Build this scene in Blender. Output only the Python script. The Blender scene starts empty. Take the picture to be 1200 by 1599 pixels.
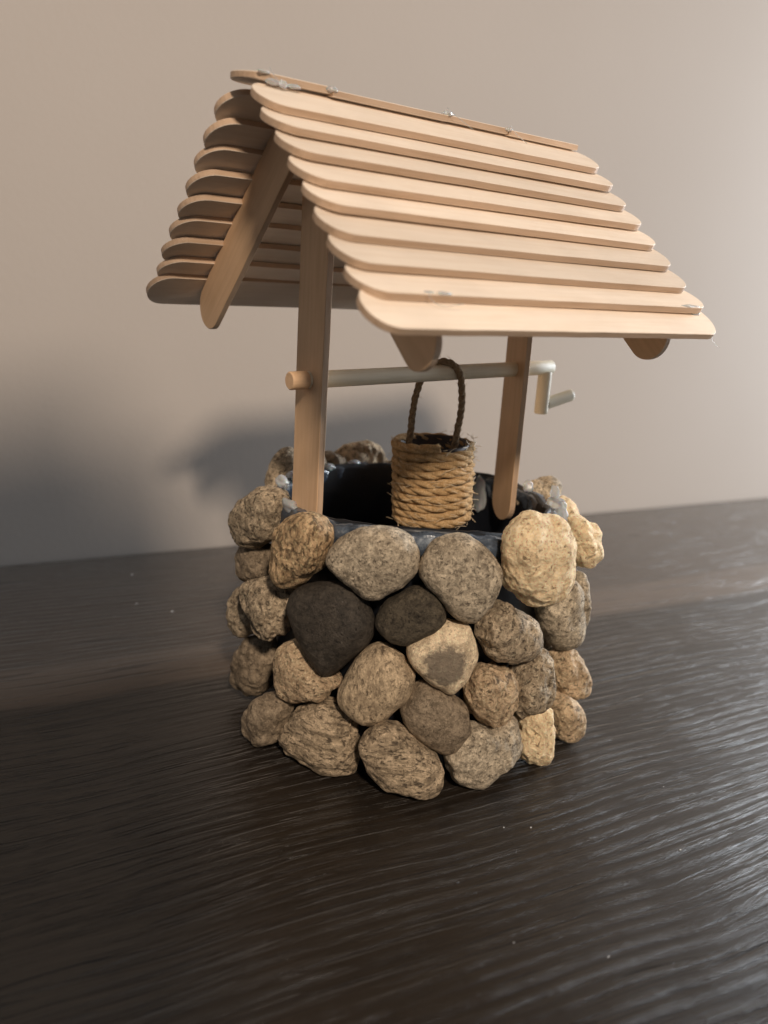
import bpy, bmesh, math, random
from mathutils import Vector, Matrix, noise
random.seed(7)
PI = math.pi
CM = 0.01                      # every length below is in centimetres
ZT = -0.55                     # height of the table top
scene = bpy.context.scene
col = scene.collection

# ------------------------------------------------------------------ camera
cam_d = bpy.data.cameras.new('camera'); cam = bpy.data.objects.new('camera', cam_d); col.objects.link(cam)
_r = Vector((0.80913, -0.58500, 0.05544)); _u = Vector((0.11623, 0.25181, 0.96077)); _f = Vector((0.57602, 0.77095, -0.27174))
M = Matrix((( _r.x, _u.x, -_f.x, 0), (_r.y, _u.y, -_f.y, 0), (_r.z, _u.z, -_f.z, 0), (0, 0, 0, 1)))
M.translation = Vector((-19.899, -24.534, 17.029)) * CM
cam.matrix_world = M
cam_d.sensor_fit = 'VERTICAL'; cam_d.sensor_height = 36; cam_d.sensor_width = 27; cam_d.lens = 28.03
cam_d.clip_start = 0.01; cam_d.clip_end = 50
cam_d.dof.use_dof = True; cam_d.dof.focus_distance = 0.29; cam_d.dof.aperture_fstop = 8.5
scene.camera = cam

# ------------------------------------------------------------------ light
world = bpy.data.worlds.new('World'); scene.world = world; world.use_nodes = True
bg = world.node_tree.nodes['Background']
bg.inputs['Color'].default_value = (0.82, 0.90, 1.0, 1); bg.inputs['Strength'].default_value = 0.20

def lamp(name, kind, loc, energy, colour, target=(0, 0, 8), **kw):
    d = bpy.data.lights.new(name, kind); o = bpy.data.objects.new(name, d); col.objects.link(o)
    d.energy = energy; d.color = colour
    for k, v in kw.items(): setattr(d, k, v)
    o.location = Vector(loc) * CM
    dr = (Vector(target) - Vector(loc)).normalized()
    o.rotation_euler = dr.to_track_quat('-Z', 'Y').to_euler()
    return o
# warm lamp behind and to the right of the photographer
lamp('room_lamp', 'AREA', (-58, -118, 104), 21.5, (1.0, 0.84, 0.68), shape='DISK', size=0.14)
# cool daylight from a window to the right
lamp('window_light', 'AREA', (102, -5, 30), 15.0, (0.86, 0.93, 1.0), target=(0, -8, 8), shape='RECTANGLE', size=0.30, size_y=0.55)
scene.view_settings.view_transform = 'Standard'; scene.view_settings.look = 'None'
scene.view_settings.exposure = 0; scene.view_settings.gamma = 1

# ------------------------------------------------------------------ helpers
def tag(o, label=None, cat=None, group=None, kind=None):
    if label: o['label'] = label
    if cat: o['category'] = cat
    if group: o['group'] = group
    if kind: o['kind'] = kind
    return o

def empty(name, loc=(0, 0, 0)):
    o = bpy.data.objects.new(name, None); col.objects.link(o)
    o.location = Vector(loc) * CM; o.empty_display_size = 0.02
    return o

def link(name, bm, mat, parent=None, loc=(0, 0, 0), rot=None, smooth=True, mats=None):
    """bm is in centimetres; loc is in centimetres in world space"""
    for v in bm.verts: v.co *= CM
    bmesh.ops.recalc_face_normals(bm, faces=bm.faces[:])
    me = bpy.data.meshes.new(name); bm.to_mesh(me); bm.free()
    me.materials.append(mat)
    if smooth:
        for p in me.polygons: p.use_smooth = True
    o = bpy.data.objects.new(name, me); col.objects.link(o)
    L = Vector(loc) * CM
    mw = Matrix.Translation(L) @ (rot.to_4x4() if rot is not None else Matrix.Identity(4))
    if parent is not None:
        o.parent = parent
        base = parent.matrix_world if parent.parent is None and parent.type == 'EMPTY' else None
        pw = WORLD.get(parent.name, Matrix.Translation(parent.location))
        o.matrix_basis = pw.inverted() @ mw
    else:
        o.matrix_basis = mw
    WORLD[o.name] = mw
    return o
WORLD = {}

def tube(bm, pts, rad, seg=12, cap=True, flat=None):
    pts = [Vector(p) for p in pts]; n = len(pts)
    rads = rad if isinstance(rad, (list, tuple)) else [rad] * n
    t0 = (pts[1] - pts[0]).normalized()
    up = Vector((0, 0, 1)) if abs(t0.z) < .9 else Vector((1, 0, 0))
    a = t0.cross(up).normalized()
    rings = []
    for i, p in enumerate(pts):
        t = (pts[min(i + 1, n - 1)] - pts[max(i - 1, 0)]).normalized()
        a = (a - t * a.dot(t)).normalized(); b = t.cross(a)
        rings.append([bm.verts.new(p + (a * math.cos(2 * PI * k / seg) + b * math.sin(2 * PI * k / seg)) * rads[i]) for k in range(seg)])
    for i in range(n - 1):
        for k in range(seg):
            bm.faces.new((rings[i][k], rings[i][(k + 1) % seg], rings[i + 1][(k + 1) % seg], rings[i + 1][k]))
    if cap:
        bm.faces.new(rings[0][::-1]); bm.faces.new(rings[-1])
    return rings

def box(bm, x0, x1, y0, y1, z0, z1):
    vs = [bm.verts.new((x, y, z)) for x in (x0, x1) for y in (y0, y1) for z in (z0, z1)]
    for f in ((0, 1, 3, 2), (4, 6, 7, 5), (0, 4, 5, 1), (2, 3, 7, 6), (0, 2, 6, 4), (1, 5, 7, 3)):
        bm.faces.new([vs[i] for i in f])

# ------------------------------------------------------------------ materials
class NT:
    def __init__(s, name):
        s.m = bpy.data.materials.new(name); s.m.use_nodes = True
        s.t = s.m.node_tree; s.n = s.t.nodes; s.b = s.n['Principled BSDF']
    def add(s, typ, **kw):
        nd = s.n.new(typ)
        for k, v in kw.items():
            if k.startswith('i_'): nd.inputs[k[2:].replace('_', ' ')].default_value = v
            else: setattr(nd, k, v)
        return nd
    def l(s, a, b): s.t.links.new(a, b)
    def coords(s, scale=(1, 1, 1), rot=(0, 0, 0), shift=True, world=False):
        """object coordinates in centimetres, shifted at random for each object"""
        tc = s.add('ShaderNodeTexCoord')
        mp = s.add('ShaderNodeMapping'); mp.inputs['Scale'].default_value = [100 * k for k in scale]; mp.inputs['Rotation'].default_value = rot
        s.l(tc.outputs['Object'], mp.inputs['Vector'])
        if shift:
            oi = s.add('ShaderNodeObjectInfo'); ml = s.add('ShaderNodeMath', operation='MULTIPLY'); ml.inputs[1].default_value = 57.0
            s.l(oi.outputs['Random'], ml.inputs[0])
            va = s.add('ShaderNodeVectorMath', operation='ADD'); s.l(mp.outputs[0], va.inputs[0]); s.l(ml.outputs[0], va.inputs[1])
            return va.outputs[0]
        return mp.outputs[0]
    def noise(s, vec, scale, detail=4, rough=.55, dist=0):
        nd = s.add('ShaderNodeTexNoise'); nd.inputs['Scale'].default_value = scale; nd.inputs['Detail'].default_value = detail
        nd.inputs['Roughness'].default_value = rough; nd.inputs['Distortion'].default_value = dist
        s.l(vec, nd.inputs['Vector']); return nd.outputs['Fac']
    def ramp(s, fac, stops):
        nd = s.add('ShaderNodeValToRGB'); e = nd.color_ramp.elements
        e[0].position, e[0].color = stops[0][0], (*stops[0][1], 1); e[1].position, e[1].color = stops[-1][0], (*stops[-1][1], 1)
        for p, c in stops[1:-1]:
            k = e.new(p); k.color = (*c, 1)
        s.l(fac, nd.inputs[0]); return nd.outputs[0]
    def mix(s, fac, a, b, mode='MIX'):
        nd = s.add('ShaderNodeMix', data_type='RGBA', blend_type=mode)
        for val, idx in ((fac, 0), (a, 6), (b, 7)):
            if isinstance(val, (float, int)): nd.inputs[idx].default_value = val
            elif isinstance(val, tuple): nd.inputs[idx].default_value = (*val, 1)
            else: s.l(val, nd.inputs[idx])
        return nd.outputs[2]
    def math(s, op, a, b=0.0, c=None):
        nd = s.add('ShaderNodeMath', operation=op)
        for i, val in enumerate((a, b, c)):
            if val is None: continue
            if isinstance(val, (float, int)): nd.inputs[i].default_value = val
            else: s.l(val, nd.inputs[i])
        return nd.outputs[0]
    def bump(s, h, dist, strength=1.0, prev=None):
        nd = s.add('ShaderNodeBump'); nd.inputs['Distance'].default_value = dist * CM; nd.inputs['Strength'].default_value = strength
        s.l(h, nd.inputs['Height'])
        if prev is not None: s.l(prev, nd.inputs['Normal'])
        return nd.outputs[0]
    def fin(s, colour, rough, normal=None, **kw):
        if isinstance(colour, tuple): s.b.inputs['Base Color'].default_value = (*colour, 1)
        else: s.l(colour, s.b.inputs['Base Color'])
        if isinstance(rough, (float, int)): s.b.inputs['Roughness'].default_value = rough
        else: s.l(rough, s.b.inputs['Roughness'])
        if normal is not None: s.l(normal, s.b.inputs['Normal'])
        for k, v in kw.items(): s.b.inputs[k.replace('_', ' ')].default_value = v
        return s.m

def wood_mat(name, c1, c2, axis=0, rough=.6):
    s = NT(name)
    sc = [1, 1, 1]; sc[axis] = .06
    v = s.coords(tuple(sc))
    g1 = s.noise(v, 5, 6, .6, .3); g2 = s.noise(v, 16, 4, .7)
    v2 = s.coords((1, 1, 1)); g3 = s.noise(v2, .45, 3)
    c = s.ramp(g1, [(.3, c2), (.55, c1), (.8, tuple(min(1, k * 1.06) for k in c1))])
    c = s.mix(s.math('MULTIPLY', g2, .14), c, tuple(k * .78 for k in c2))
    oi = s.add('ShaderNodeObjectInfo')
    var = s.math('MULTIPLY_ADD', oi.outputs['Random'], .24, .80)
    hs = s.add('ShaderNodeHueSaturation'); s.l(c, hs.inputs['Color'])
    s.l(s.math('MULTIPLY', var, s.math('MULTIPLY_ADD', g3, .25, .88)), hs.inputs['Value'])
    nb = s.bump(g2, .012, .8, s.bump(g1, .02, .6))
    return s.fin(hs.outputs[0], rough, nb, Specular_IOR_Level=.3)

def stone_mat(name, c1, c2, dark, stretch=(1, 1, 1), rot=(0, 0, 0), pits=.5, scale=1.0, patch=None, rough=.72, bumpk=1.0, gain=1.22):
    s = NT(name)
    v = s.coords(stretch, rot); vi = s.coords((1, 1, 1))
    big = s.noise(vi, .9 * scale, 3, .5); med = s.noise(v, 2.6 * scale, 7, .68, .4); fine = s.noise(v, 9 * scale, 6, .75)
    grit = s.noise(vi, 22, 3, .7)
    k0 = 1.0 if max(c1) < .13 else 1.45
    m0 = min(k0 * 1.3, .88 / max(c1)); c1 = tuple(k * m0 for k in c1); c2 = tuple(k * m0 * (.95 if c2[0] > .6 else .7) for k in c2)
    c = s.ramp(med, [(.36, c2), (.5, tuple((a + b) / 2 for a, b in zip(c1, c2))), (.62, c1)])
    c = s.mix(s.ramp(big, [(.38, (0, 0, 0)), (.68, (.4, .4, .4))]), c, tuple(k * .8 for k in c2))
    pit = s.ramp(s.noise(v, 5.5 * scale, 5, .65, .6), [(.30 + .1 * pits, (1, 1, 1)), (.40 + .1 * pits, (0, 0, 0))])
    c = s.mix(s.math('MULTIPLY', pit, .8), c, dark)
    c = s.mix(s.math('MULTIPLY', s.ramp(fine, [(.52, (0, 0, 0)), (.68, (1, 1, 1))]), .55), c, tuple(min(1, k * 1.45) for k in c1))
    c = s.mix(s.ramp(grit, [(.56, (0, 0, 0)), (.70, (.55, .55, .55))]), c, tuple(k * .5 for k in c2))
    spk = s.noise(vi, 8.5, 4, .7, .3)
    c = s.mix(s.ramp(spk, [(.34, (.9, .9, .9)), (.46, (0, 0, 0))]), c, tuple(a * .45 + b * .3 for a, b in zip(c2, dark)))
    c = s.mix(s.ramp(spk, [(.60, (0, 0, 0)), (.74, (.6, .6, .6))]), c, tuple(min(.9, k * 1.35 + (.07 if k0 == 1.0 else .03)) for k in c1))
    if patch:
        tc = s.add('ShaderNodeTexCoord'); fl = s.add('ShaderNodeVectorMath', operation='MULTIPLY'); fl.inputs[1].default_value = (1, 0, 1); s.l(tc.outputs['Object'], fl.inputs[0]); ln = s.add('ShaderNodeVectorMath', operation='LENGTH'); s.l(fl.outputs[0], ln.inputs[0])
        r = s.math('MULTIPLY_ADD', s.noise(vi, 2.8, 8, .75), -1.15, s.math('MULTIPLY', ln.outputs['Value'], 100.0))
        c = s.mix(s.ramp(r, [(.08, (.85, .85, .85)), (.17, (.45, .45, .45)), (.34, (0, 0, 0))]), c, patch)
    hs = s.add('ShaderNodeHueSaturation'); hs.inputs['Value'].default_value = 1.1 if k0 == 1.0 else gain; hs.inputs['Saturation'].default_value = .95; s.l(c, hs.inputs['Color']); c = hs.outputs[0]
    h = s.math('SUBTRACT', s.math('MULTIPLY_ADD', fine, .5, med), s.math('MULTIPLY', pit, .5))
    nb = s.bump(grit, .03, .7, s.bump(h, .26 * bumpk, 1.0))
    return s.fin(c, rough, nb, Specular_IOR_Level=.35)

WOOD = wood_mat('pale_birch_wood', (.90, .755, .61), (.85, .69, .535))
WOODZ = wood_mat('birch_post_wood', (.80, .53, .32), (.73, .47, .27), axis=0)
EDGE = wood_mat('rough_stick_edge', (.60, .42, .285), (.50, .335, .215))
DOWEL = wood_mat('dowel_wood', (.86, .77, .60), (.76, .66, .48), axis=0, rough=.5)

s = NT('black_liner'); v = s.coords((1, 1, 1), shift=False)
BLACK = s.fin((.006, .007, .010), s.math('MULTIPLY_ADD', s.noise(v, 1.5, 4), .3, .25), s.bump(s.noise(v, 2, 3), .03, .5))
s = NT('smeared_glue_film'); v = s.coords((1, 1, 1))
FILM = s.fin(s.ramp(s.noise(v, 1.6, 6, .6, .5), [(.35, (.03, .038, .05)), (.55, (.075, .095, .125)), (.74, (.36, .40, .44))]), .24, s.bump(s.noise(v, 2.5, 5, .6), .07, .7), Coat_Weight=.5)
s = NT('clear_glue'); v = s.coords((1, 1, 1))
GLUE = s.fin((.80, .82, .82), .25, s.bump(s.noise(v, 3, 2), .02, .4), Transmission_Weight=.6, Subsurface_Weight=.2, Subsurface_Scale=.002, IOR=1.45)
s = NT('jute_rope'); v = s.coords((1, 1, 1)); f1 = s.noise(v, 9, 6, .75, 1.0); f2 = s.noise(v, 30, 3, .7, .5)
JUTE = s.fin(s.mix(s.math('MULTIPLY', f2, .4), s.ramp(f1, [(.3, (.36, .20, .08)), (.5, (.80, .51, .24)), (.70, (.95, .74, .45))]), (.36, .20, .085)), .8, s.bump(f2, .05, 1.0, s.bump(f1, .08, 1.0)), Specular_IOR_Level=.2)
s = NT('shaded_jute_rope'); v = s.coords((1, 1, 1)); f1 = s.noise(v, 9, 6, .75, 1.0); f2 = s.noise(v, 30, 3, .7, .5)
JUTE_SHADED = s.fin(s.ramp(f1, [(.3, (.16, .10, .055)), (.5, (.38, .26, .155)), (.72, (.62, .47, .30))]), .85, s.bump(f2, .05, 1.0, s.bump(f1, .08, 1.0)), Specular_IOR_Level=.2)  # jute of the handle, its shade put into the colour
s = NT('jute_fibre'); FIB = s.fin((.72, .56, .36), .6)

# ------------------------------------------------------------------ the setting: table top and wall
ROTW = Matrix.Rotation(math.radians(-10.2), 3, 'Z')
s = NT('dark_wood_table'); 
v0 = s.coords((1, 1, 1), shift=False)
wob = s.noise(v0, .05, 2, .5)
tc = s.add('ShaderNodeSeparateXYZ'); s.l(v0, tc.inputs[0])
cb = s.add('ShaderNodeCombineXYZ')
s.l(s.math('MULTIPLY', tc.outputs[0], .05), cb.inputs[0])
s.l(s.math('ADD', tc.outputs[1], s.math('MULTIPLY', wob, 2.2)), cb.inputs[1])
vg = cb.outputs[0]
vl = s.add('ShaderNodeVectorMath', operation='MULTIPLY'); s.l(vg, vl.inputs[0]); vl.inputs[1].default_value = (.25, 1, 1)
g1 = s.noise(vg, 3.4, 3, .5, .0); g2 = s.noise(vg, 9.5, 6, .62, .0); g3 = s.noise(vl.outputs[0], .16, 3, .5)
groove = s.ramp(g1, [(.36, (0, 0, 0)), (.47, (1, 1, 1)), (.60, (.72, .72, .72)), (.7, (1, 1, 1))])
c = s.ramp(g2, [(.3, (.004, .0024, .0014)), (.5, (.0085, .0055, .0033)), (.75, (.019, .0125, .008))])
c = s.mix(s.ramp(g3, [(.42, (0, 0, 0)), (.6, (.5, .5, .5))]), c, (.028, .0195, .013))
yb = s.math('MULTIPLY_ADD', s.math('ADD', tc.outputs[1], s.math('MULTIPLY', wob, 1.2)), .05, 1.0)     # lighter band, mid tone behind it, darker in front: 0 is 20 cm from the wall, 1 at the wall
c = s.mix(s.ramp(yb, [(.09, (0, 0, 0)), (.135, (1, 1, 1)), (.275, (1, 1, 1)), (.31, (.5, .5, .5)), (.9, (.5, .5, .5))]), c, (.095, .068, .050))
c = s.mix(s.math('MULTIPLY', s.math('SUBTRACT', 1.0, groove), .55), c, (.010, .007, .005))
wv = s.add('ShaderNodeTexWave', wave_type='BANDS', bands_direction='Y', wave_profile='SIN')
s.l(vg, wv.inputs['Vector']); wv.inputs['Scale'].default_value = .62; wv.inputs['Distortion'].default_value = 5.0; wv.inputs['Detail'].default_value = 3; wv.inputs['Detail Scale'].default_value = 1.1; wv.inputs['Detail Roughness'].default_value = .6
ridge_h = s.math('MULTIPLY', wv.outputs['Fac'], s.ramp(s.noise(v0, .35, 4, .6), [(.38, (.15, .15, .15)), (.62, (1, 1, 1))]))
ridge_h = s.math('MULTIPLY', ridge_h, s.math('MULTIPLY_ADD', g2, 1.2, .1))
nb = s.bump(ridge_h, .040, .9, s.bump(s.noise(v0, 16, 3, .6), .010, .4, s.bump(g2, .026, .8, s.bump(groove, .035, .8))))
TABLE = s.fin(c, s.math('MULTIPLY_ADD', g2, .12, .19), nb, Specular_IOR_Level=.48, Sheen_Weight=.13, Sheen_Roughness=.38, Sheen_Tint=(1.0, .92, .84, 1))
bm = bmesh.new(); box(bm, -110, 150, -54, -.02, ZT - 3, ZT)
bmesh.ops.bevel(bm, geom=bm.edges[:], offset=.25, segments=2, affect='EDGES')
tb = link('table_top', bm, TABLE, loc=(3, 23.15, 0), rot=ROTW, smooth=False)
tag(tb, 'dark brown wood-grain table top under the stone wishing well', kind='structure')
s = NT('painted_wall'); v = s.coords((1, 1, 1), shift=False)
WALL = s.fin(s.ramp(s.noise(v, .04, 3), [(.3, (.50, .445, .40)), (.7, (.525, .47, .425))]), .75, s.bump(s.noise(v, 2.6, 6, .65), .03, .4), Specular_IOR_Level=.25)
bm = bmesh.new(); box(bm, -130, 260, 0, 10, -80, 190)
wl = link('wall', bm, WALL, loc=(3, 23.15, 0), rot=ROTW, smooth=False)
tag(wl, 'plain beige painted wall behind the table', kind='structure')

# ------------------------------------------------------------------ the wishing well
well = empty('wishing_well', (0, 0, ZT))
tag(well, 'miniature wishing well of glued pebbles with a craft stick roof and crank', 'wishing well')

# black liner inside the ring of stones
CX, CY = .195, .186
bm = bmesh.new()
prof = [(5.5, ZT), (5.55, 2), (5.55, 6), (5.55, 8.75), (5.5, 8.92), (5.38, 8.9), (5.33, 8.7), (5.33, 3), (5.3, 1.2), (2.5, .9), (.01, .9)]
NS = 96; rings = []
for i, (r, z) in enumerate(prof):
    rg = []
    for k in range(NS):
        a = 2 * PI * k / NS
        w = .22 * noise.noise(Vector((math.cos(a) * 1.7, math.sin(a) * 1.7, .4))) + .07 * noise.noise(Vector((math.cos(a) * 7, math.sin(a) * 7, 2)))
        zz = z + (w * 1.3 if z > 8 else 0)
        rr = r * (1 + .012 * math.sin(3 * a + 1)) if r > 1 else r
        rg.append(bm.verts.new((rr * math.cos(a), rr * math.sin(a), zz)))
    rings.append(rg)
for i in range(len(prof) - 1):
    for k in range(NS):
        bm.faces.new((rings[i][k], rings[i][(k + 1) % NS], rings[i + 1][(k + 1) % NS], rings[i + 1][k]))
liner = link('liner', bm, BLACK, well, loc=(CX, CY, 0))
liner['label'] = 'black plastic liner inside the ring of stones'

# glue smeared round the rim of the liner
bm = bmesh.new(); rings = []; NT_ = 240; NK = 14
for k in range(NT_):
    a = 2 * PI * k / NT_; n1 = noise.fractal(Vector((math.cos(a) * 3, math.sin(a) * 3, 5)), .7, 2, 4); n2 = noise.noise(Vector((math.cos(a) * 9, math.sin(a) * 9, 1)))
    w = .22 * noise.noise(Vector((math.cos(a) * 1.7, math.sin(a) * 1.7, .4))) * 1.3
    rg = []
    for j in range(NK):
        f = 2 * PI * j / NK
        hz = (.10 + .14 * n1) if math.sin(f) > 0 else (.95 + .6 * n1)
        rr = 5.58 + (.26 + .10 * n2) * math.cos(f) + (.12 if math.cos(f) > 0 and math.sin(f) < 0 else 0)
        z = 8.72 + w + hz * math.sin(f) + .06 * n2
        if math.cos(f) < 0: rr = max(rr, 5.28)
        rg.append(bm.verts.new((rr * math.cos(a), rr * math.sin(a), z + .05 * noise.noise(Vector((a * 20, f * 2, 0))))))
    rings.append(rg)
for k in range(NT_):
    for j in range(NK):
        bm.faces.new((rings[k][j], rings[k][(j + 1) % NK], rings[(k + 1) % NT_][(j + 1) % NK], rings[(k + 1) % NT_][j]))
link('glue_film', bm, FILM, liner, loc=(CX, CY, 0))

# --- stones
def stone(x, y, z, psi, rs, depth, mat, sub=6, rough=1.0, seed=0, streak=(1, 1, 1), name='stone', mid=None, tilt=0, dent=0.0):
    bm = bmesh.new(); bmesh.ops.create_icosphere(bm, subdivisions=sub, radius=1)
    n = len(rs); sd = Vector((seed * 3.7, seed * 1.3, seed * 2.1))
    for v in bm.verts:
        a, b, c = v.co.x, v.co.z, -v.co.y
        s_ = math.hypot(a, b); ph = math.atan2(b, a) % (2 * PI)
        t = ph / (2 * PI) * n; i = int(t) % n; f = t - int(t)
        # smooth radial outline (Catmull-Rom)
        p0, p1, p2, p3 = rs[i - 1], rs[i], rs[(i + 1) % n], rs[(i + 2) % n]
        r = .5 * ((2 * p1) + (-p0 + p2) * f + (2 * p0 - 5 * p1 + 4 * p2 - p3) * f * f + (-p0 + 3 * p1 - 3 * p2 + p3) * f ** 3)
        pr = r * (s_ ** .72); dd = depth * (abs(c) ** .85) * (1 if c > 0 else -1)
        q = Vector((pr * math.cos(ph), -dd, pr * math.sin(ph)))
        w = Vector((q.x * streak[0], q.y * streak[1], q.z * streak[2])) + sd
        d = .14 * noise.noise(q * .55 + sd) + rough * (.095 * noise.fractal(w * 1.1, .9, 2.0, 4) - .15 * max(0, noise.noise(w * 1.7 + sd) - .18) - .07 * abs(noise.noise(w * 2.6)))
        if rough > .5:
            dv = noise.voronoi(w * .85)[0]; d += rough * .06 * (min(1.0, (dv[1] - dv[0]) * 2.2) - .6)
        nr = Vector((v.co.x / max(.4, r), v.co.y / depth, v.co.z / max(.4, r))).normalized()
        q += nr * (d + .02)
        v.co = q
    R = Matrix.Rotation(psi + PI / 2, 3, 'Z') @ Matrix.Rotation(tilt, 3, 'X')
    o = link(name, bm, mat, liner, loc=(x, y, z), rot=R)
    me = o.data; zmin = (ZT + .01) * CM; mw = WORLD[o.name]; inv = mw.inverted()
    if z * CM - max(rs) * CM * 1.2 < zmin:
        for vv in me.vertices:
            w = mw @ vv.co
            if w.z < zmin: w.z = zmin + (w.z - zmin) * .02; vv.co = inv @ w
    return o

PI2 = PI / 2
SM = {
 'tan':     stone_mat('tan_pitted_stone', (.40, .305, .20), (.19, .138, .086), (.045, .030, .018)),
 'ochre':   stone_mat('ochre_pitted_stone', (.50, .335, .18), (.30, .185, .09), (.07, .042, .02), (1, 1, .45), (0, .5, 0), .8),
 'grey':    stone_mat('grey_tan_stone', (.37, .30, .21), (.19, .148, .10), (.075, .055, .036), pits=.25, scale=1.3, gain=1.3, bumpk=.7),
 'cream':   stone_mat('cream_stone', (.84, .65, .40), (.66, .46, .25), (.16, .10, .05), pits=0.05, gain=1.75, bumpk=1.1),
 'dark':    stone_mat('dark_stone', (.058, .046, .034), (.034, .027, .020), (.016, .012, .009), pits=-.2, scale=1.2, bumpk=.35, rough=.6),
 'olive':   stone_mat('olive_stone', (.115, .090, .058), (.060, .046, .030), (.022, .016, .011), pits=.2, scale=1.5, bumpk=.7),
 'patched': stone_mat('patched_stone', (.52, .40, .26), (.38, .28, .175), (.15, .11, .07), pits=-.6, bumpk=.5, gain=1.45, patch=(.10, .078, .058)),
 'streak':  stone_mat('streaked_stone', (.37, .275, .175), (.17, .122, .072), (.045, .03, .018), (.55, 1, 1.3), (0, .35, 0), .5, bumpk=.8),
 'vein':    stone_mat('veined_stone', (.35, .26, .16), (.20, .142, .085), (.08, .055, .032), (1.2, 1, .6), (0, -.15, 0), .1, bumpk=.6),
 'brown':   stone_mat('brown_stone', (.18, .135, .088), (.100, .072, .044), (.045, .03, .018), pits=-.2, bumpk=.45),
 'gold':    stone_mat('golden_stone', (.50, .355, .215), (.33, .215, .12), (.07, .045, .022), pits=.4, bumpk=1.0),
}
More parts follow.
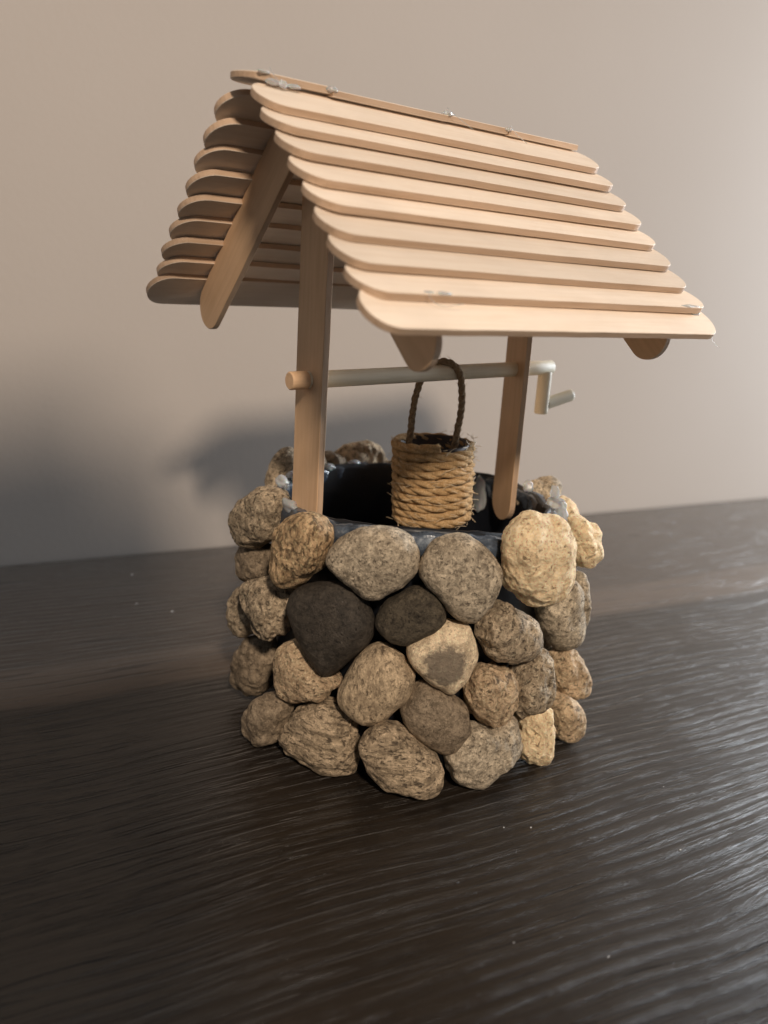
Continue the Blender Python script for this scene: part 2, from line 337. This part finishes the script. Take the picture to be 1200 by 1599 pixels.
# name, x, y, z (cm), direction it faces (degrees), 20 outline radii (cm), where it stands and how it looks
ST = [
('T1',-5.76,2.4,8.08,-170,[1.35,1.59,1.68,1.48,1.19,1.07,0.98,0.99,1.11,1.23,1.47,1.72,1.69,1.41,1.2,1.06,0.95,0.94,1.03,1.18]),
('T2',-6.08,-1.29,7.88,-167,[1.19,1.38,1.58,1.76,1.55,1.39,1.3,1.35,1.38,1.48,1.44,1.53,1.64,1.81,1.69,1.25,1.06,1.01,1.03,1.05]),
('T3',-4.77,-3.77,7.94,-141,[1.6,1.64,1.61,1.53,1.41,1.29,1.27,1.28,1.37,1.49,1.6,1.4,1.19,1.12,1.16,1.25,1.28,1.23,1.31,1.45]),
('T4',-2.32,-5.64,7.58,-113,[1.45,1.43,1.39,1.39,1.43,1.56,1.6,1.65,1.6,1.54,1.35,1.15,1.08,1.1,1.26,1.44,1.64,1.52,1.47,1.41]),
('T5',0.52,-6.51,8.01,-87,[1.9,1.8,1.78,1.67,1.73,1.75,1.94,2.06,2.08,1.93,1.78,1.61,1.61,1.58,1.68,1.71,1.72,1.78,1.8,1.83]),
('T6',4.36,-4.99,7.76,-89,[1.02,0.93,0.94,0.86,0.86,0.95,1.07,1.27,1.43,0.99,0.81,0.76,0.78,0.78,0.8,0.9,1.09,1.18,1.31,1.2]),
('A1',-5.44,3.13,5.87,-170,[1.1,1.03,1.08,1.06,0.88,0.83,0.85,0.94,1.07,1.35,1.23,1.24,1.39,1.29,1.07,0.91,0.84,0.85,0.97,1.26]),
('A2',-5.9,3.26,3.85,-169,[0.84,0.8,0.85,1.02,1.13,1.11,1.16,1.06,1.07,0.97,0.96,1.04,1.14,1.42,1.3,1.21,1.09,1.01,1.03,0.97]),
('A3',-6.2,0.99,4.8,-170,[1.46,1.52,1.58,1.49,1.45,1.22,1.16,1.21,1.3,1.57,1.21,0.9,0.78,0.76,0.84,1.04,1.16,1.23,1.29,1.35]),
('A4',-5.51,-2.61,5.28,-154,[1.57,1.73,1.75,1.79,1.78,1.71,1.65,1.74,1.89,1.93,1.62,1.44,1.38,1.47,1.64,1.77,1.55,1.35,1.3,1.39]),
('A5',-3.81,-4.74,6.11,-129,[1.2,1.2,1.2,1.23,1.1,0.99,0.88,0.87,0.95,1.01,1.14,1.22,1.13,1.09,1.04,1.01,0.87,0.84,0.9,1.0]),
('A6',-2.78,-5.42,4.7,-118,[1.35,1.35,1.37,1.46,1.32,1.29,1.18,1.19,1.17,1.27,1.22,1.06,0.93,0.91,0.97,1.09,1.39,1.31,1.28,1.26]),
('A7',-0.3,-6.14,5.37,-95,[1.43,1.23,1.08,0.91,0.86,0.94,1.34,1.23,1.25,1.44,1.42,1.24,1.19,1.13,1.14,1.23,1.33,1.63,1.9,1.72]),
('A8',3.44,-5.15,5.08,-88,[1.34,1.26,1.31,1.43,1.44,1.35,1.03,0.9,1.02,1.32,1.2,1.09,1.1,1.1,1.19,1.44,1.73,2.26,1.93,1.54]),
('A9',4.49,-5.24,5.14,-90,[0.45,0.44,0.48,0.59,0.87,1.39,1.58,0.92,0.55,0.42,0.37,0.37,0.4,0.49,0.71,1.18,1.56,0.92,0.61,0.49]),
('B1',-5.53,3.16,1.32,-169,[1.34,1.43,1.66,1.76,1.6,1.38,1.13,1.04,1.06,1.19,1.24,1.45,1.69,1.67,1.45,1.33,1.27,1.23,1.31,1.33]),
('B2',-5.9,-1.6,3.18,-164,[1.49,0.93,0.75,0.71,0.81,1.04,1.31,1.34,1.48,1.51,1.56,1.58,1.76,1.92,1.58,1.12,1.01,1.03,1.17,1.29]),
('B3',-4.54,-4.05,3.52,-138,[1.28,1.39,1.39,1.48,1.56,1.54,1.32,1.12,1.04,1.04,1.15,1.39,1.58,1.59,1.57,1.57,1.46,1.25,1.19,1.25]),
('B4',-0.81,-6.08,2.94,-99,[1.21,1.24,1.24,1.33,1.19,1.17,1.28,1.5,1.37,1.28,1.06,0.95,0.94,1.0,1.03,1.2,1.26,1.34,1.31,1.26]),
('B5',0.93,-6.22,3.2,-87,[1.07,1.07,1.18,1.4,1.17,1.05,0.83,0.75,0.72,0.74,0.84,0.93,1.14,1.19,1.32,1.34,1.5,1.44,1.28,1.18]),
('B6',4.46,-5.18,2.16,-90,[1.17,1.08,0.97,0.93,0.97,1.14,1.25,1.51,1.57,1.37,1.16,1.11,1.11,1.01,1.01,1.13,1.3,1.53,1.67,1.44]),
('C1',-6.6,0.06,0.62,-170,[1.23,1.4,1.7,1.35,1.16,1.06,0.89,0.84,0.87,1.01,1.16,1.53,1.57,1.45,1.21,1.1,0.98,0.98,1.08,1.1]),
('C2',-5.65,-2.28,0.79,-157,[1.66,1.71,1.7,1.64,1.63,1.48,1.44,1.38,1.4,1.42,1.6,1.77,1.92,1.53,1.3,1.23,1.27,1.42,1.72,1.77]),
('C3',-4.01,-5.22,0.89,-128,[1.41,1.07,0.89,0.85,0.92,1.11,1.44,1.66,1.64,1.61,1.38,1.33,1.3,1.29,1.26,1.22,1.34,1.78,1.78,1.62]),
('C4',-2.88,-5.37,2.29,-119,[1.21,1.18,1.07,1.07,1.13,1.24,1.42,1.36,1.28,1.28,1.13,1.01,0.92,0.9,0.98,1.14,1.46,1.55,1.42,1.37]),
('C5',-0.98,-6.22,0.78,-99,[1.62,1.65,1.72,1.52,1.14,1.06,1.23,1.35,1.47,1.58,1.61,1.53,1.53,1.44,1.4,1.13,1.03,1.04,1.16,1.49]),
('C6',1.44,-6.36,0.95,-88,[0.9,0.93,0.94,1.05,1.3,1.13,1.08,1.13,0.97,0.68,0.62,0.79,0.93,1.01,1.11,1.27,1.58,1.39,1.13,0.95]),
('C7',3.95,-5.82,0.45,-90,[1.06,0.97,0.88,0.9,1.01,1.02,1.15,1.35,1.41,1.11,0.98,0.96,0.94,0.92,1.0,1.0,1.05,1.2,1.26,1.19]),
]
LOOK = {  # material, half depth, roughness, streak scale
 'T1': ('tan', .95, 1.1, (1, 1, 1)), 'T2': ('ochre', .95, 1.0, (1, 1, 1)), 'T3': ('grey', .95, .55, (1, 1, 1)), 'T4': ('grey', .9, .45, (1, 1, 1)),
 'T5': ('cream', 1.05, 1.2, (1, 1, .8)), 'T6': ('cream', .9, 1.3, (1, 1, 1)), 'A1': ('brown', .8, 1.0, (1, 1, 1)), 'A2': ('tan', .8, 1.2, (1, 1, 1)),
 'A3': ('tan', .9, 1.6, (1.3, 1, .6)), 'A4': ('dark', .95, .35, (1, 1, 1)), 'A5': ('olive', .75, .5, (1, 1, 1)), 'A6': ('patched', .85, .3, (1, 1, 1)),
 'A7': ('tan', .9, .9, (1, 1, 1)), 'A8': ('grey', .85, .6, (1, 1, 1)), 'A9': ('grey', .6, .8, (1, 1, 1)), 'B1': ('brown', .9, 1.3, (1, 1, 1)),
 'B2': ('gold', .85, .8, (1, 1, 1)), 'B3': ('vein', .95, .5, (1.2, 1, .7)), 'B4': ('gold', .95, 1.3, (1, 1, 1)), 'B5': ('tan', .85, 1.6, (1, 1, .7)),
 'B6': ('gold', .9, 1.2, (1, 1, 1)), 'C1': ('brown', .9, 1.1, (1, 1, 1)), 'C2': ('streak', .95, 1.1, (.4, 1, 1.4)), 'C3': ('streak', .95, .8, (.8, 1, 1)),
 'C4': ('brown', .85, .4, (1, 1, 1)), 'C5': ('grey', .9, 1.0, (1, 1, 1)), 'C6': ('cream', .85, 1.7, (1.2, 1, .7)), 'C7': ('gold', .85, .9, (1, 1, 1)),
}
SL = {'T5': 'cream yellow stone with rusty pits at the top of the ring', 'A4': 'large smooth dark brown stone', 'A6': 'pale tan stone with a grey patch in its middle',
      'A5': 'small dark olive grey stone', 'C2': 'tan stone with long diagonal grooves', 'B3': 'tan stone with vertical veins', 'T3': 'broad grey tan stone at the top of the ring',
      'T4': 'round grey tan stone at the top of the ring', 'T2': 'ochre pitted stone below the left post', 'C3': 'long lumpy tan stone at the foot of the ring'}
for i, (k, x, y, z, psi, rs) in enumerate(ST):
    m, dp, ro, stk = LOOK[k]
    al = math.radians(abs((psi + 129.5 + 180) % 360 - 180)); um = (rs[0] + rs[10]) / 2
    ku = math.sqrt(max(.52, 1 - (dp * math.sin(al) / (um * math.cos(al))) ** 2))     # a thick pebble seen obliquely is narrower than its outline
    P = [(r * ku * math.cos(2 * PI * j / 20), r * math.sin(2 * PI * j / 20)) for j, r in enumerate(rs)]; r2 = []
    for j in range(20):
        c_, s_ = math.cos(2 * PI * j / 20), math.sin(2 * PI * j / 20); best = 0
        for (ax, ay), (bx, by) in zip(P, P[1:] + P[:1]):
            ex, ey = bx - ax, by - ay; det = ex * s_ - ey * c_
            if abs(det) > 1e-9:
                tt = (ex * ay - ey * ax) / det; uu = (c_ * ay - s_ * ax) / det
                if tt > 0 and -1e-6 <= uu <= 1 + 1e-6: best = max(best, tt)
        r2.append(best)
    rs = r2
    o = stone(x, y, z, math.radians(psi), [r * {'T1': 1.16, 'T6': 1.05, 'C1': 1.08, 'A3': 1.05, 'B5': 1.15, 'C6': 1.08, 'A8': 1.06}.get(k, 1.015) for r in rs], dp, SM[m], 6, ro, i + 1, stk)
    if k in SL: o['label'] = SL[k]
# stones on the far side of the ring
rnd = random.Random(5)
back = []
for row, (z, n, off) in enumerate(((.75, 9, 0), (2.95, 10, .5), (5.05, 9, 0), (7.0, 10, .5))):
    for j in range(n):
        back.append((-42 + (j + .5 + off * .5) * 176 / n + rnd.uniform(-3, 3), z + rnd.uniform(-.25, .25), rnd.uniform(.95, 1.3)))
for th, z, r in ((-22, 7.75, 1.0), (-8, 8.2, .85), (14, 7.6, 1.05), (36, 7.9, 1.15), (57, 7.9, 1.1), (76, 8.45, 1.35), (91, 8.75, .75), (104, 8.7, .85), (119, 8.65, 1.1), (139, 7.75, .85)):
    back.append((th, z, r))
for i, (th, z, r) in enumerate(back):
    a = math.radians(th); ph = rnd.uniform(0, 6); rs = [r * (1 + .14 * math.sin(2 * PI * q / 10 * 1 + ph) + .12 * math.sin(4 * PI * q / 10 + ph * 2)) * rnd.uniform(.95, 1.05) for q in range(10)]
    stone(CX + 6.35 * math.cos(a), CY + 6.35 * math.sin(a), z, a, rs, rnd.uniform(.7, .95), SM[rnd.choice(['tan', 'grey', 'gold', 'streak', 'brown', 'ochre', 'cream'])], 5, rnd.uniform(.7, 1.4), 60 + i)

# --- craft sticks
def stick_bm(L=15.0, W=1.8, T=.2, cut0=False, cut1=False, warp=0, seed=0, taper=None):
    """a flat stick with round ends along x, broad faces to +-z"""
    bm = bmesh.new(); h = W / 2; out = []
    def end(sx, cut):
        if cut:
            return [Vector((sx * L / 2, sx * h * q + .0, 0)) + Vector((.07 * noise.noise(Vector((q * 3, seed, 1))) * 2, 0, 0)) for q in (-1, -.5, 0, .5, 1)]
        return [Vector((sx * (L / 2 - h * .92 + h * .92 * math.cos(math.radians(a))), sx * h * math.sin(math.radians(a)), 0)) for a in range(-90, 91, 12)]
    nseg = 14
    e1, e0 = end(1, cut1), end(-1, cut0)
    x1 = L / 2 - (0 if cut1 else h * .92); x0 = -L / 2 + (0 if cut0 else h * .92)
    out += e1 + [Vector((x1 + (x0 - x1) * k / nseg, h, 0)) for k in range(1, nseg)] + e0 + [Vector((x0 + (x1 - x0) * k / nseg, -h, 0)) for k in range(1, nseg)]
    for p in out:
        p.y += .018 * noise.noise(Vector((p.x * 1.3, p.y, seed * 2.3)))
    def ring(z, ins):
        rr = []
        for p in out:
            q = Vector(p); c = Vector((max(min(q.x, L / 2 - h), -L / 2 + h), 0, 0)); d = (q - c)
            if d.length > 1e-6: q = q - d.normalized() * ins
            q.z = z + warp * math.sin(q.x * .21 + seed) + .012 * noise.noise(Vector((q.x * .5, q.y, seed)))
            rr.append(bm.verts.new(q))
        return rr
    b = .02
    rs_ = [ring(-T / 2, b), ring(-T / 2 + b, 0), ring(T / 2 - b, 0), ring(T / 2, b)]
    n = len(out)
    for a_, b_ in zip(rs_[:-1], rs_[1:]):
        for k in range(n): bm.faces.new((a_[k], a_[(k + 1) % n], b_[(k + 1) % n], b_[k]))
    bm.faces.new(rs_[0][::-1]); bm.faces.new(rs_[-1])
    return bm

def frame(xa, za):
    """rotation whose x axis is xa and whose z axis is close to za"""
    xa = Vector(xa).normalized(); ya = Vector(za).cross(xa).normalized(); zz = xa.cross(ya)
    return Matrix((xa, ya, zz)).transposed()

def stick(name, centre, xa, za, mat=WOOD, parent=well, **kw):
    bm = stick_bm(**kw)
    o = link(name, bm, mat, parent, loc=centre, rot=frame(xa, za), smooth=False)
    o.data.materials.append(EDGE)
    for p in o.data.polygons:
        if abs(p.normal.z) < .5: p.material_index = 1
    return o

rnd = random.Random(11)
TILT = math.radians(26.5)
NEAR = [.05, 0, .02, .04, .0, .03, -.02, .02, .06]
for i in range(9):
    yy = 1.2647 + .7814 * i; zz = 22.2258 - .7186 * i
    for sgn in (-1, 1):
        xo = -.64 + rnd.uniform(-.06, .06) - (.16 if i == 8 else 0)
        skew = rnd.uniform(-.006, .006); tl = TILT + rnd.uniform(-.03, .03) - (0 if i < 8 else -.16)
        stick('roof_stick', (xo, sgn * yy, zz), (1, skew, skew * .6), (0, sgn * math.sin(tl), math.cos(tl)), L=15.0 + rnd.uniform(-.08, .08), T=.235, warp=rnd.uniform(-.02, .02), seed=i * 2 + sgn + 3)
# ridge stick, cracked in four pieces along the ridge
def ridge(x0, x1, c0, c1, dz, rz, seed):
    stick('ridge_piece', ((x0 + x1) / 2, rz * .3, 22.90 + dz), (1, rz * .02, dz * .03), (0, -.10 + rz * .03, 1), L=x1 - x0, cut0=c0, cut1=c1, T=.2, seed=seed)
ridge(-8.15, -5.25, False, True, .06, .2, 41); ridge(-5.2, -.45, True, True, -.02, -.1, 42)
ridge(-.4, 2.5, True, True, .0, .1, 43); ridge(2.55, 6.35, True, True, -.04, 0, 44)
# rafters: an A of two sticks under each end of the roof
for xr in (-5.9, 4.13):
    for sgn in (-1, 1):
        tip = (Vector((xr + .11 + (.25 if xr < 0 else .6), -7.18, 15.02 if xr < 0 else 15.3)) if sgn < 0 else Vector((xr - .11, 7.12, 15.28))); up = Vector((0, -sgn * .736, .677))
        Lr = 9.6; c = tip + up * Lr / 2
        stick('rafter', c, up, (1, 0, 0), mat=WOODZ, L=Lr, W=1.62 if sgn < 0 else 1.8, cut1=True, T=.24, seed=50 + sgn + xr)
# posts
stick('post', (-5.1, 0, 14.2), (.01, .0, 1), (1, 0, 0), mat=WOODZ, L=13.2, cut1=True, seed=61, T=.26)
stick('post', (5.08, .0, 13.85), (.0, .0, 1), (math.cos(math.radians(-18)), math.sin(math.radians(-18)), 0), mat=WOODZ, L=13.2, cut1=True, seed=62, T=.26)
# axle with its crank
def rod(name, a, b, r, parent, seed=0, mat=DOWEL):
    a, b = Vector(a), Vector(b); L = (b - a).length; bm = bmesh.new()
    xs = [-L / 2, -L / 2 + .04, -L / 2 + .5] + [(-.5 + k / 10) * L for k in range(1, 10)] + [L / 2 - .04, L / 2]
    xs = sorted(xs)
    tube(bm, [(x, 0, 0) for x in xs], [(r - .04 if k in (0, len(xs) - 1) else r * (1 + .015 * noise.noise(Vector((x, seed, 0))))) for k, x in enumerate(xs)], 24)
    o = link(name, bm, mat, parent, loc=(a + b) / 2, rot=frame(b - a, (0, 0, 1) if abs((b - a).normalized().z) < .8 else (0, 1, 0)))
    for p in o.data.polygons:
        if len(p.vertices) > 6: p.use_smooth = False
    return o
axle = rod('axle', (-6.0, 0, 13.68), (7.2, 0, 14.0), .31, well)
rod('axle_end', (-6.02, 0, 13.68), (-5.3, 0, 13.70), .325, axle, 9, WOODZ)
arm = rod('crank_arm', (6.86, 0, 13.85), (6.86, 0, 11.95), .30, axle, 3)
rod('crank_handle', (6.95, 0, 12.35), (8.75, 0, 12.72), .27, axle, 5)

# glue beads, threads
def bead(loc, rad, seed, parent=well, mat=GLUE, name='glue_bead'):
    bm = bmesh.new(); bmesh.ops.create_icosphere(bm, subdivisions=4, radius=1)
    for v in bm.verts:
        q = v.co.copy(); k = 1 + .3 * noise.noise(q * 1.4 + Vector((seed, 0, 0)))
        v.co = Vector((q.x * rad[0], q.y * rad[1], q.z * rad[2])) * k
    return link(name, bm, mat, parent, loc=loc)
for j, (l, r) in enumerate([
    ((-7.3, -.95, 22.86), (.2, .12, .12)), ((-7.0, -1.0, 22.85), (.12, .07, .16)), ((-7.6, -.9, 23.1), (.16, .12, .06)), ((-6.6, -.95, 22.86), (.2, .1, .09)), ((-5.2, -.9, 23.02), (.16, .22, .12)), 
    ((-.42, -.88, 23.08), (.18, .2, .12)),  ((2.52, -.88, 23.0), (.12, .2, .12)), 
    ((-5.6, -7.62, 17.0), (.26, .12, .09)), ((-6.1, -7.6, 17.02), (.14, .1, .07)), ((5.6, -7.62, 17.0), (.5, .12, .12)), ((-1.2, -5.4, 18.7), (.22, .05, .05)), ((6.2, -7.5, 16.8), (.2, .12, .14)),
    ]):
    top = l[2] > 20
    bead((l[0], l[1] + (.06 if top else .12), l[2] - (.12 if top else .08)), (r[0] * 1.25, r[1] * .8, r[2] * .75), j * 1.7)
for j, (th, R, z, r) in enumerate([
    (-163, 5.75, 8.55, (.4, .5, .4)), (-150, 5.85, 8.35, (.3, .35, .5)), (174, 5.7, 9.0, (.3, .7, .3)), (160, 5.6, 8.95, (.28, .7, .3)), (143, 5.55, 9.15, (.3, .5, .3)), (128, 5.5, 9.05, (.3, .5, .28)),
    (100, 5.5, 9.0, (.5, .28, .24)), (84, 5.55, 9.05, (.5, .25, .2)), (17, 5.25, 8.1, (.22, .5, 1.05)), (-12, 5.45, 9.0, (.25, .3, .35)), (-40, 5.7, 8.95, (.3, .6, .4)),
    (-55, 5.9, 8.9, (.3, .4, .45)), (-92, 5.35, 8.45, (.16, .2, .4)), (-108, 5.9, 8.45, (.4, .25, .3)), (-131, 5.9, 8.5, (.35, .3, .25)), (-33, 5.75, 9.25, (.12, .3, .45))]):
    a = math.radians(th); bead((CX + R * math.cos(a), CY + R * math.sin(a), z - .08), [q * .8 for q in r], 30 + j, liner, GLUE)
# thin threads of glue
bm = bmesh.new(); rnd = random.Random(3)
for (p, q, sag) in (((4.6, -3.1, 9.6), (5.0, -3.3, 8.6), .1), ((4.7, -3.0, 9.6), (4.5, -3.9, 8.7), .2), ((-6.3, -7.7, 16.95), (-5.2, -7.9, 16.7), .12), ((-7.5, -1.0, 23.1), (-6.7, -1.5, 22.6), .1), ((-.6, -1, 23.1), (.3, -1.4, 22.5), .1), ((2.5, -1, 23), (2.9, -1.5, 22.4), .1), ((6.5, -8.0, 16.0), (6.75, -8.2, 15.6), .1), ((4.2, -4.3, 9.3), (5.1, -3.2, 9.2), .2)):
    p, q = Vector(p), Vector(q); o_ = Vector([rnd.uniform(-.15, .15) for _ in range(3)])
    tube(bm, [p.lerp(q, t / 8) + (o_ + Vector((0, 0, -sag))) * math.sin(PI * t / 8) for t in range(9)], .009, 4)
gt = link('glue_thread', bm, GLUE, well, loc=(0, 0, 0)); gt['kind'] = 'stuff'

# ------------------------------------------------------------------ the bucket
BX, BY, BZ = .95, 0.0, 7.72
bucket = empty('bucket', (BX, BY, BZ))
tag(bucket, 'small bucket wrapped in jute twine hanging from the axle of the well', 'bucket')
TL = Matrix.Rotation(math.radians(-3.5), 3, 'Y')
def blean(p): return TL @ Vector(p)
bm = bmesh.new(); prof = [(.01, .05), (1.30, .05), (1.36, .15), (1.46, 3.3), (1.42, 3.36), (1.36, 3.3), (1.28, .3), (.01, .3)]
rg = []
for r, z in prof: rg.append([bm.verts.new((r * math.cos(2 * PI * k / 48), r * math.sin(2 * PI * k / 48), z)) for k in range(48)])
for a_, b_ in zip(rg[:-1], rg[1:]):
    for k in range(48): bm.faces.new((a_[k], a_[(k + 1) % 48], b_[(k + 1) % 48], b_[k]))
s = NT('bucket_inside'); CUP = s.fin((.035, .022, .018), .6)
link('cup', bm, CUP, bucket, loc=(BX, BY, BZ), rot=TL)
def rope(path, strands, sr, off, pitch, bm, seg=7, phase=0):
    """twisted strands round a densely sampled path"""
    n = len(path); T = []; s_ = 0; S_ = [0]
    for i in range(1, n): s_ += (path[i] - path[i - 1]).length; S_.append(s_)
    t0 = (path[1] - path[0]).normalized(); a = t0.orthogonal().normalized(); fr = []
    for i in range(n):
        t = (path[min(i + 1, n - 1)] - path[max(i - 1, 0)]).normalized(); a = (a - t * a.dot(t)).normalized(); fr.append((a.copy(), t.cross(a)))
    for k in range(strands):
        pts = []; rr = []
        for i in range(n):
            f = 2 * PI * (S_[i] / pitch + k / strands) + phase + .5 * noise.noise(path[i] * .8)
            o_ = off * (1 + .2 * noise.noise(path[i] * 1.5 + Vector((k, 0, 0))))
            pts.append(path[i] + (fr[i][0] * math.cos(f) + fr[i][1] * math.sin(f)) * o_); rr.append(sr * (1 + .22 * noise.noise(path[i] * 2.2 + Vector((k * 5, 1, 0)))))
        tube(bm, pts, rr, seg)
turns = 9.3; path = []; NN = int(turns * 90)
for i in range(NN + 1):
    t = i / 90; a = t * 2 * PI + 2.3; z = .2 + t * .345 + .09 * noise.noise(Vector((math.cos(a), math.sin(a), t * .7)) * 1.3)
    R = 1.48 + .015 * z + .06 * noise.noise(Vector((math.cos(a) * 2, math.sin(a) * 2, z * 2)))
    path.append(Vector((R * math.cos(a), R * math.sin(a), z)))
bm = bmesh.new(); rope(path, 3, .118, .085, 1.9, bm)
wrap = link('rope_wrap', bm, JUTE, bucket, loc=(BX, BY, BZ), rot=TL)
# fuzz on the twine
bm = bmesh.new(); rnd = random.Random(9)
for i in range(300):
    a = rnd.uniform(0, 2 * PI); z = rnd.uniform(.05, 3.5); p = Vector((1.68 * math.cos(a), 1.68 * math.sin(a), z))
    if rnd.random() < .2: a = rnd.gauss(-.6, .5); p = Vector((1.62 * math.cos(a), 1.62 * math.sin(a), rnd.uniform(2.6, 3.6)))
    nr = Vector((math.cos(a), math.sin(a), 0)); tg = Vector((-math.sin(a), math.cos(a), 0))
    d = (tg * rnd.choice((-1, 1)) + nr * rnd.uniform(-.1, .5) + Vector((0, 0, rnd.uniform(-.5, .5)))).normalized(); L = rnd.uniform(.15, .55) * (1.5 if rnd.random() < .08 else 1)
    cv = nr * rnd.uniform(-.5, .35) + Vector((0, 0, rnd.uniform(-.5, .5)))
    pts = []; cur = p.copy()
    for k in range(7): pts.append(cur.copy()); cur += d * L / 6; d = (d + cv * .22).normalized()
    tube(bm, pts, .011, 3, cap=False)
fz = link('fibre', bm, FIB, wrap, loc=(BX, BY, BZ), rot=TL); fz['kind'] = 'stuff'
# twine handle looped over the axle
V = Vector
ctrl = [V((-.15, .66, 10.3)), V((.02, .66, 11.2)), V((.06, .64, 12.2)), V((.16, .56, 13.1)), V((.42, .46, 13.8)), V((.82, .18, 14.22)), V((1.12, -.14, 14.27)), V((1.45, -.38, 13.95)), V((1.58, -.50, 13.3)), V((1.62, -.54, 12.4)), V((1.50, -.52, 11.5)), V((1.38, -.5, 10.4))]
path = []
for i in range(len(ctrl) - 1):
    p0, p1, p2, p3 = ctrl[max(i - 1, 0)], ctrl[i], ctrl[i + 1], ctrl[min(i + 2, len(ctrl) - 1)]
    for k in range(14):
        f = k / 14
        path.append(.5 * ((2 * p1) + (p2 - p0) * f + (2 * p0 - 5 * p1 + 4 * p2 - p3) * f * f + (-p0 + 3 * p1 - 3 * p2 + p3) * f ** 3) - V((BX, BY, BZ)))
bm = bmesh.new(); rope(path, 3, .082, .072, .85, bm)
hd = link('handle', bm, JUTE_SHADED, bucket, loc=(BX, BY, BZ))
bm = bmesh.new()
for i in range(60):
    p = path[rnd.randrange(len(path))] + V([rnd.uniform(-.15, .15) for _ in range(3)]); d = V([rnd.uniform(-1, 1) for _ in range(3)]).normalized(); cv = V([rnd.uniform(-1, 1) for _ in range(3)])
    pts = []; cur = p.copy()
    for k in range(5): pts.append(cur.copy()); cur += d * .07; d = (d + cv * .25).normalized()
    tube(bm, pts, .008, 3, cap=False)
f2 = link('fibre', bm, FIB, hd, loc=(BX, BY, BZ)); f2['kind'] = 'stuff'

# ------------------------------------------------------------------ specks of dust on the table
s = NT('dust'); DUST = s.fin((.75, .74, .72), .6)
bm = bmesh.new(); rnd = random.Random(2)
for (x, y) in [(-4.9, 20.6), (-6.2, 16.1), (-4.9, 14.2), (-2.1, -8.6), (-1.3, -9.1), (2.2, -12.6), (-5.4, -12.4), (4.8, -10.1), (-3.5, -14.2)]:
    r = rnd.uniform(.014, .026) * (2.2 if y > 12 else 1); a0 = rnd.uniform(0, 6); el = rnd.uniform(1, 2.4)
    t_ = [bm.verts.new((x + r * el * math.cos(a0 + q * PI / 3), y + r * math.sin(a0 + q * PI / 3), ZT + .006)) for q in range(6)]
    u_ = [bm.verts.new((v.co.x * .5 + x * .5, v.co.y * .5 + y * .5, ZT + .02)) for v in t_]
    for q in range(6): bm.faces.new((t_[q], t_[(q + 1) % 6], u_[(q + 1) % 6], u_[q]))
    bm.faces.new(u_)
tag(link('dust', bm, DUST), 'tiny pale specks of dust scattered over the dark table', 'dust', kind='stuff')

# ------------------------------------------------------------------ high-backed chair added unseen beside the camera: it throws the soft shadow on the wall at the left
s = NT('charcoal_upholstery'); v = s.coords((1, 1, 1)); FAB = s.fin((.05, .05, .055), .9, s.bump(s.noise(v, 12, 3), .03, .6))
s = NT('dark_blocker_wood'); v = s.coords((.1, 1, 1)); CW = s.fin((.05, .03, .02), .45, s.bump(s.noise(v, 4, 4), .02, .4))
CHX, CHY = -45.5, -29.5
blocker = empty('blocker', (CHX, CHY, ZT - 75))
tag(blocker, 'charcoal high-backed chair added out of view to throw the shadow on the wall', 'blocker')
bm = bmesh.new(); box(bm, -23.5, 24, -3.5, 3.5, -34, 38.5)
bmesh.ops.bevel(bm, geom=bm.edges[:], offset=3.2, segments=4, affect='EDGES'); link('backrest', bm, FAB, blocker, loc=(CHX, CHY, 6.5))
bm = bmesh.new(); box(bm, -23, 23, -22, 22, -5, 5)
bmesh.ops.bevel(bm, geom=bm.edges[:], offset=2.5, segments=3, affect='EDGES'); link('seat', bm, FAB, blocker, loc=(CHX, CHY - 26, -33))
for sx in (-1, 1):
    for yy in (-2, -44):
        bm = bmesh.new(); tube(bm, [(0, 0, 0), (0, 0, 38)], [1.6, 2.4], 10); link('leg', bm, CW, blocker, loc=(CHX + sx * 19, CHY + yy, ZT - 75))
